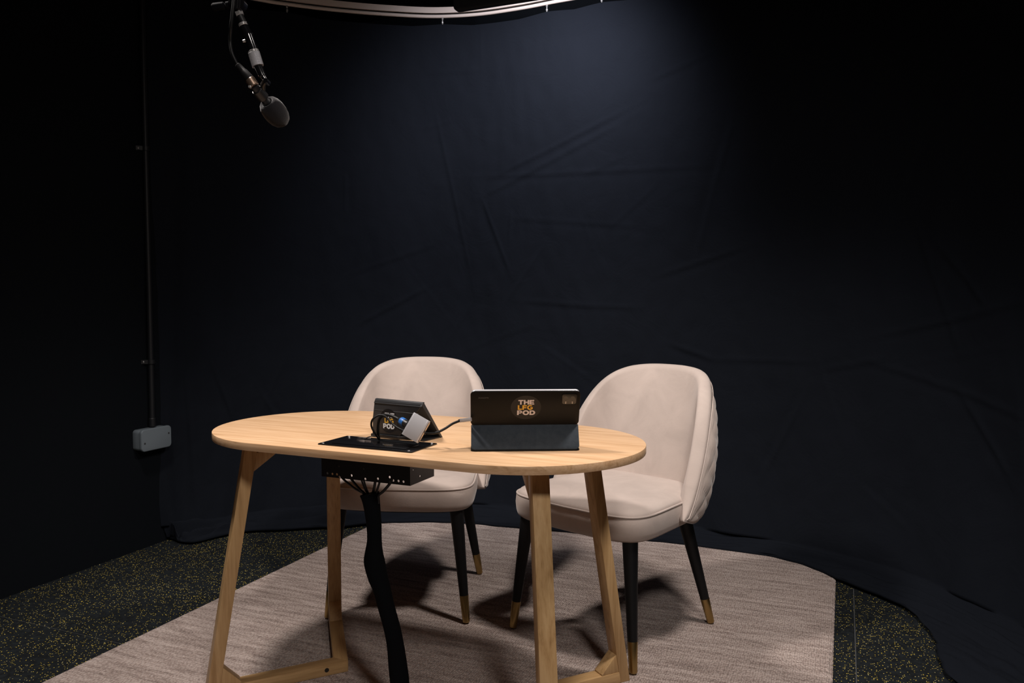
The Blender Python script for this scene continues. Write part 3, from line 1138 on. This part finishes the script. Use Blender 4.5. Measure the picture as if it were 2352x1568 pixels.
# flap from the crease down to the table
fdir = Vector((0, -Y1, 0.0035 - Z1))
FL = fdir.length
fm = frame_matrix(Vector((0, 0.0008, 0.0040)), (1, 0, 0), -fdir)
fo = [(x, y) for x, y in rrect(2 * KW - 0.002, 2 * FL, 0.010)]
fo = [(x, min(y + FL, FL - 0.001), -0.0015) for x, y in fo]
fo = [q for i, q in enumerate(fo) if q[1] < FL - 0.002 or abs(abs(q[0]) - KW + 0.001) < 1e-6]
obj('cover_flap', MB().prism(fo, (0, 0, 0.0033)).xf(fm), M['cover_flap'], tab, bevel=0.0008, label='charcoal cloth flap of the folding cover')
# the rest of the cover lies folded behind the tablet's lower edge
obj('cover_base', MB().prism([(x, y + 0.034, 0.0002) for x, y in rrect(2 * KW, 0.066, 0.010)], (0, 0, 0.0030)), M['cover_back'], tab, bevel=0.0006)
# sticker and print
sy0 = full - LEN * 0.475
stx = 0.0015
stk = MB().prism([(stx + 0.0370 * math.cos(2 * math.pi * k / 48), sy0 + 0.0335 * math.sin(2 * math.pi * k / 48), 0.0013) for k in range(48)], (0, 0, 0.0003)).xf(mx)
st = obj('sticker', stk, M['sticker'], cov, smooth=30, label='round dark sticker with white and amber lettering')
bm = backplane(0.0017)
obj('lettering_top', word('THE', stx + 0.0005, sy0 + 0.0085, 0.0130, 1, 0.0002, 0.0385).xf(bm), M['ink_white'], st, smooth=0)
obj('lettering_middle', word('LFG', stx - 0.0015, sy0 - 0.0063, 0.0130, 1, 0.0002, 0.0365).xf(bm), M['ink_yellow'], st, smooth=0)
obj('lettering_bottom', word('POD', stx + 0.0008, sy0 - 0.0212, 0.0130, 1, 0.0002, 0.0440).xf(bm), M['ink_white'], st, smooth=0)


def font_mb(txt, size, depth):
    cu = bpy.data.curves.new('txt', 'FONT')
    cu.body = txt
    cu.size = size
    cu.extrude = depth / 2
    cu.align_x = 'CENTER'
    cu.align_y = 'CENTER'
    return curve_mb(cu, depth)


lg = font_mb('XIAOMI', 0.0058, 0.0002)
lg.v = [Vector((q.x * 1.25 - 0.1015, q.y + full - 0.0185, q.z + 0.0013)) for q in lg.v]
obj('small_print', lg.xf(mx), M['ink_grey'], cov, smooth=0)
cw, chh = 0.0345, 0.0285
cxx, cyy = KW - 0.0265, full - 0.0235
cambump = obj('camera_module', panel(cw, cyy - chh / 2, cyy + chh / 2, 0.0010, 0.0022, 0.005, mx, cxx), M['lens'], cov, bevel=0.0005)
fr = flat_shape([rrect(cw + 0.0035, chh + 0.0035, 0.0062), list(reversed(rrect(cw, chh, 0.0048)))], 0.0022)
fr.v = [Vector((q.x + cxx, q.y + cyy, q.z + 0.0008)) for q in fr.v]
obj('camera_frame', fr.xf(mx), M['cover_back'], cambump, smooth=0)
for dx in (-0.0085, 0.0075):
    for dy in (-0.0105, -0.0070):
        obj('camera_mark', MB().lathe(mx @ Vector((cxx + dx, cyy + dy, 0.0022)), back_n, [(0, .0012), (.0003, .0012)], 10), M['silver_print'], cambump)
    obj('lens_ring', MB().lathe(mx @ Vector((cxx + dx, cyy + 0.004, 0.0022)), back_n, [(0, .0058), (.0004, .0056)], 20), M['lens'], cambump)

# ------------------------------------------------------------------ small tablet propped in a tent shaped case
SA = Vector((0.845, -0.535, 0)).normalized()        # along the ridge
SB = Vector((-0.535, -0.845, 0)).normalized()       # towards the camera
RB = Vector((-0.184, 2.105, 0))                      # rear lower corner on the table
RG = RB + SB * 0.0826
ZR = 0.1015
stand = empty('small_tablet', (RG.x - SA.x * .08, RG.y - SA.y * .08, TH), 0, 'small black tablet in a tent shaped case behind the silver adapter', 'tablet')


def sp3(a, b, z):
    return Vector((RG.x, RG.y, TH)) + SA * a + SB * b + Vector((0, 0, z))


L_ = 0.160
# slanting rear panel with the tablet
n_r = (sp3(0, 0, ZR) - sp3(0, -0.0826, 0))
rear = MB()
bx_ = [sp3(0, -0.0826, 0.0005), sp3(0, -0.0745, 0.0005), sp3(0, 0.006, ZR - 0.006), sp3(0, 0.004, ZR), sp3(0, -0.004, ZR)]
rear.prism(bx_, -SA * L_)
obj('rear_panel', rear, M['case'], stand, world=True, bevel=0.0012)
scr = [sp3(-0.006, -0.0815, 0.006), sp3(-0.006, -0.0075, ZR - 0.004), sp3(-0.006, -0.0085, ZR - 0.004), sp3(-0.006, -0.0825, 0.006)]
obj('screen', MB().prism(scr, -SA * (L_ - 0.012)), M['gloss_black'], stand, world=True)
# front flap, cut away at the lower right
ff = [(-0.168, 0.004), (-0.080, 0.004), (-0.072, 0.012), (-0.004, ZR - 0.011), (-0.004, ZR - 0.004), (-0.1595, ZR - 0.004), (-0.1665, 0.05)]
pol = [sp3(a, 0.0075, z) for a, z in ff]
flp = obj('front_flap', MB().prism(pol, -SB * 0.003), M['case'], stand, world=True, bevel=0.0007)
obj('ridge_strip', MB().prism([sp3(0.001, 0.0085, ZR - 0.011), sp3(0.001, 0.0085, ZR - 0.0095), sp3(0.001, 0.002, ZR + 0.0015), sp3(0.001, -0.004, ZR + 0.0015), sp3(0.001, -0.004, ZR - 0.002), sp3(0.001, 0.003, ZR - 0.006)], -SA * (L_ + 0.002)), M['case'], stand, world=True, bevel=0.0005)
obj('fold_line', MB().prism([sp3(-0.010, 0.0076, ZR - 0.0290), sp3(-0.010, 0.0081, ZR - 0.0285), sp3(-0.010, 0.0076, ZR - 0.0280)], -SA * 0.150), M['black_metal'], flp, world=True, smooth=0)
# foot under the flap, and the open tent's base
obj('base_foot', MB().prism([sp3(-0.170, 0.012, 0.0004), sp3(-0.078, 0.012, 0.0004), sp3(-0.060, -0.010, 0.0004), sp3(-0.160, -0.020, 0.0004)], (0, 0, 0.0085)), M['black_plastic'], stand, world=True, bevel=0.001)
obj('base_panel', MB().prism([sp3(-0.002, -0.004, 0.0004), sp3(-0.002, -0.074, 0.0004), sp3(-0.158, -0.074, 0.0004), sp3(-0.158, -0.004, 0.0004)], (0, 0, 0.003)), M['black_plastic'], stand, world=True)
# round sticker
so = sp3(-0.1105, 0.0077, 0.0470)
sm = frame_matrix(so, SA, (0, 0, 1))
stk = MB().prism([(0.0315 * math.cos(2 * math.pi * k / 48), 0.0315 * math.sin(2 * math.pi * k / 48), 0.0) for k in range(48)], (0, 0, 0.0004)).xf(sm)
st = obj('sticker', stk, M['sticker2'], flp, world=True, label='round glossy black sticker with white and amber lettering')
sm2 = frame_matrix(so + SB * 0.0005, SA, (0, 0, 1))
obj('lettering_top', word('THE', 0.004, 0.0085, 0.0125, 1, 0.0002, 0.033).xf(sm2), M['ink_pure'], st, world=True, smooth=0)
obj('lettering_middle', word('LFG', 0.002, -0.0060, 0.0125, 1, 0.0002, 0.031).xf(sm2), M['ink_yellow'], st, world=True, smooth=0)
obj('lettering_bottom', word('POD', 0.001, -0.0210, 0.0130, 1, 0.0002, 0.0385).xf(sm2), M['ink_pure'], st, world=True, smooth=0)

# ------------------------------------------------------------------ silver adapter and its cables
HY = 1.945
hub_c = at_y(955.5, 982, HY)
k = HY / F_PX
e1 = Vector((40, -15, -20)).normalized()
e2 = Vector((21, 10, 50)).normalized()
hw, hh, ht = 46 * k, 57 * k, 0.0135
hm = frame_matrix(hub_c, e1, e2)
hub = empty('usb_adapter', hub_c, 0, 'silver square adapter leaning among the cables above the black plate', 'adapter')
body = [(x, 0, z) for x, z in rrect(hw, ht, ht * 0.49, 8)]
body = [Vector((x, -hh / 2, z)) for x, _, z in body]
obj('shell', MB().prism(body, (0, hh, 0)).xf(hm), M['alu'], hub, world=True, bevel=0.0006)
# open end with the port plate on the right
pr_ = MB().box((hw / 2 - 0.0006, -hh / 2 + 0.004, -ht / 2 + 0.0025), (hw / 2 + 0.0004, hh / 2 - 0.004, ht / 2 - 0.0025)).xf(hm)
obj('end_plate', pr_, M['alu_edge'], hub, world=True)


def cable(name, pts, r, label, cat, mat_='rubber', n=60, seg=10):
    pts = [Vector(p) for p in pts]
    root = empty(name, pts[0], 0, label, cat)
    obj('cord', MB().tube(catmull(pts, n), r, seg), M[mat_], root, world=True, smooth=60)
    return root


# adapter to large tablet
tl = Matrix.Translation((KX, KY, TH)) @ Matrix.Rotation(KR, 4, 'Z')
plug_in = tl @ Vector((-KW + 0.002, 0.010, 0.078))
p_b = at_y(1058, 965.5, 1.952)
p_c = at_y(1080, 963.0, plug_in.y)
cp = [at_y(974, 993.5, 1.948), at_y(985, 995, 1.945), at_y(1003, 993, 1.945), at_y(1022, 984, 1.95), at_y(1040, 972.5, 1.955), p_b]
c1 = cable('tablet_cable', cp, 0.0031, 'short black cable curving from silver adapter to the large tablet', 'cable')
dv = (p_c - p_b).normalized()
pm = frame_matrix(p_b, dv, (0, 0, 1))
obj('silver_plug', MB().box((-0.0005, -0.0046, -0.0032), ((p_c - p_b).length + 0.003, 0.0046, 0.0032)).xf(pm), M['alu'], c1, world=True, bevel=0.0012)
obj('strain_relief', MB().lathe(p_b - dv * 0.008, dv, [(0, .0034), (.008, .0048)], 14), M['rubber'], c1, world=True)
obj('strain_relief', MB().lathe(cp[0] - Vector((0.004, 0, 0)), cp[1] - cp[0], [(0, .0048), (.007, .0048), (.009, .0034)], 14), M['rubber'], c1, world=True)

# thin looped cable from the plate into the adapter
zpl = TH + 0.006
b0 = at_z(868, 1008, zpl)
yb_ = b0.y
lp = [b0 + Vector((0.004, 0.0, -0.001)), at_y(862, 996, 2.005), at_y(853, 978, 1.995), at_y(856, 963, 1.99), at_y(870, 953.5, 1.99), at_y(885, 956, 1.985), at_y(900, 972, 1.975), at_y(912, 981, 1.965), at_y(921, 986, 1.958)]
c2 = cable('looped_cable', lp, 0.0026, 'thin black cable looping from the plate to the silver adapter', 'cable')
obj('strain_relief', MB().lathe(lp[-1], (at_y(932, 993, 1.955) - lp[-1]), [(0, .0036), (.006, .0046), (.016, .0050)], 14), M['rubber'], c2, world=True)

# thick cable with the blue plug
b1 = at_z(870, 1006, zpl)
lp = [b1 + Vector((0, 0, -0.001)), at_y(868, 985, 2.03), at_y(871, 963, 2.02), at_y(882, 953, 2.012), at_y(897, 954, 2.00), at_y(909, 959, 1.99), at_y(916, 963, 1.982)]
c3 = cable('network_cable', lp, 0.0042, 'thick black cable with a blue banded plug behind the silver adapter', 'cable')
ax = (at_y(940, 977, 1.958) - at_y(916, 963, 1.982)).normalized()
o_ = at_y(915, 962.5, 1.983)
obj('plug_boot', MB().lathe(o_, ax, [(0, .0046), (.003, .0065), (.009, .0085), (.011, .0095)], 16), M['rubber'], c3, world=True)
obj('blue_band', MB().lathe(o_ + ax * 0.0105, ax, [(0, .0098), (.002, .0105), (.0125, .0105), (.013, .0098)], 18), M['blue'], c3, world=True)
obj('plug_shell', MB().lathe(o_ + ax * 0.0235, ax, [(0, .0098), (.013, .0098), (.014, .008)], 18), M['black_plastic'], c3, world=True)
# pale lead lying on the plate
lp = [at_z(838, 1008, TH + 0.0065), at_z(845, 1004, TH + 0.0075), at_z(856, 1001, TH + 0.009), at_z(868, 999.5, TH + 0.010), at_z(880, 999, TH + 0.010)]
c4 = cable('charging_lead', lp, 0.0013, 'thin grey lead lying across the slot of the black plate', 'cable', 'pipe')

# ------------------------------------------------------------------ microphone on its boom
MY = 1.90
km = MY / F_PX


def mp(px, py, dy=0.0):
    return at_y(px, py, MY + dy)


m0 = mp(583, 197)
f0 = mp(613, 234.5, 0.040)
ax = (f0 - m0).normalized()
mic = empty('microphone', m0, 0, 'black studio microphone with dark grey foam windscreen hanging at top left', 'microphone')
Lm = (f0 - m0).length / 0.70
obj('mic_body', MB().lathe(m0, ax, [(0, .0095), (.004, .0105), (.022, .0108), (.024, .0100), (Lm * .62, .0100), (Lm * .64, .0108), (Lm * .75, .0108)], 24), M['black_plastic'], mic, world=True)
pf = [(0.010, .0110), (0.001, .0130), (-.001, .0175), (0.003, .0220), (0.012, .0262), (0.024, .0283), (0.040, .0282), (0.054, .0255), (0.065, .0200), (0.0715, .0125), (0.0742, .0045), (0.0746, .0008)]
obj('windscreen', MB().lathe(f0, ax, pf, 40), M['foam'], mic, world=True, smooth=70, label='dark grey foam windscreen')
cl = obj('mic_clip', MB().lathe(m0 + ax * 0.012, ax, [(0, .0125), (.001, .0138), (.026, .0138), (.027, .0125)], 24), M['black_plastic'], mic, world=True)
pv = mp(609, 186)
obj('clip_arm', MB().tube([m0 + ax * 0.022 + Vector((0.008, 0, 0.006)), pv.lerp(m0 + ax * 0.02, 0.35), pv], 0.0065, 10), M['black_plastic'], cl, world=True)

mc = [mp(536, -46, -.03), mp(537, -8, -.03), mp(534, 28, -.028), mp(530, 62, -.02), mp(528.5, 92), mp(533, 122), mp(546, 150)]
c5 = cable('microphone_cable', mc, 3.6 * km, 'black microphone cable running down beside the boom to its plug', 'cable')
a1, a2 = mp(545, 149), mp(574, 182)
dv = (a2 - a1)
L5 = dv.length
obj('cable_boot', MB().lathe(a1, dv, [(0, .0060), (.001, .0068), (L5 * .45, .0085), (L5 * .5, .0098), (L5, .0108)], 20), M['black_plastic'], c5, world=True)
dv2 = mp(585, 199) - a2
col_ = obj('plug_collar', MB().lathe(a2, dv2, [(0, .0108), (.001, .0115), (dv2.length * .92, .0115), (dv2.length, .0105)], 24), M['copper'], c5, world=True, label='copper coloured plug collar')
lt_ = mp(574, 199.5, -0.012)
obj('latch', MB().box((-.003, -.004, -.0025), (.003, .004, .0025)).xf(Matrix.Translation(lt_)), M['chrome'], col_, world=True, bevel=0.0008)

bo = empty('boom_arm', mp(548, 8), 0, 'black boom arm with chrome rings and knurled collar holding the microphone', 'boom arm')


def boomseg(name, a, b, prof, mt, seg=24, dy=0.0):
    p, q = mp(*a, dy), mp(*b, dy)
    d = q - p
    return obj(name, MB().lathe(p, d, [(f * d.length, r * km) for f, r in prof], seg), M[mt], bo, world=True)


boomseg('hex_nut', (548, 26), (552, 36), [(0, 8.5), (.08, 9.5), (.9, 9.5), (1, 8.5)], 'chrome', 6)
boomseg('rod', (551, 35), (562, 57), [(0, 7.5), (1, 7.5)], 'black_plastic')
boomseg('chrome_ring', (557.5, 53), (560, 60), [(0, 8.5), (.1, 10), (.9, 10), (1, 9)], 'chrome')
boomseg('upper_tube', (560, 60), (570, 80), [(0, 9.6), (.95, 10.2), (1, 9)], 'gloss_black')
boomseg('lower_tube', (569, 78), (584, 119), [(0, 9.4), (.04, 10.8), (.1, 10.2), (1, 9.8)], 'gloss_black')
boomseg('thumb_screw', (569, 93), (558, 94.5), [(0, 2.2), (.4, 2.2), (.45, 3.4), (1, 3.0)], 'chrome', 14)
boomseg('chrome_ring', (581, 116), (584, 123), [(0, 10.5), (.2, 12.5), (.9, 12.5), (1, 12)], 'chrome')
kn = []
for q in range(26):
    kn.append((q / 25, 13.2 if q % 2 else 12.3))
boomseg('knurled_collar', (583, 121), (592.5, 152), kn, 'alu', 40)
boomseg('swivel_tube', (592, 151), (604, 178), [(0, 9.6), (.1, 10), (.9, 8.6), (1, 6.5)], 'gloss_black')
p = mp(610.5, 186, -0.010)
obj('pivot_bolt', MB().lathe(p + Vector((0, -0.004, 0)), (0, 1, 0), [(0, .0052), (.001, .0062), (.022, .0062), (.023, .005)], 18), M['gloss_black'], bo, world=True)
boomseg('fork', (602, 172), (611, 187), [(0, 7.5), (.6, 6.5), (1, 5.0)], 'gloss_black')
# top joint with its knob and the arm going up out of view
jt = mp(547, 8)
obj('joint', MB().lathe(jt + Vector((0, -0.014, 0)), (0, 1, 0), [(0, .016), (.002, .0185), (.026, .0185), (.028, .016)], 28), M['gloss_black'], bo, world=True)
boomseg('joint_neck', (546, 10), (549, 28), [(0, 9.5), (1, 9.0)], 'gloss_black')
boomseg('knob', (516, 13), (488, 17), [(0, 6), (.08, 8.5), (.9, 9.0), (1, 7.5)], 'sleeve', 12)
boomseg('knob_shaft', (537, 9), (514, 13), [(0, 4.5), (.4, 4.5), (.45, 7.5), (.75, 7.5), (.8, 4), (1, 4)], 'sleeve', 14)
up = [jt, jt + Vector((0.02, -0.05, 0.16)), Vector((jt.x + 0.05, jt.y - 0.12, RZ - 0.25)), Vector((jt.x + 0.05, jt.y - 0.12, RZ - 0.03))]
obj('drop_pole', MB().tube(up, [.0085, .0085, .011, .011], 14), M['gloss_black'], bo, world=True)
obj('ceiling_plate', MB().lathe(Vector((jt.x + 0.05, jt.y - 0.12, RZ - 0.001)), (0, 0, -1), [(0, .05), (.012, .05), (.03, .014)], 24), M['black_metal'], bo, world=True)
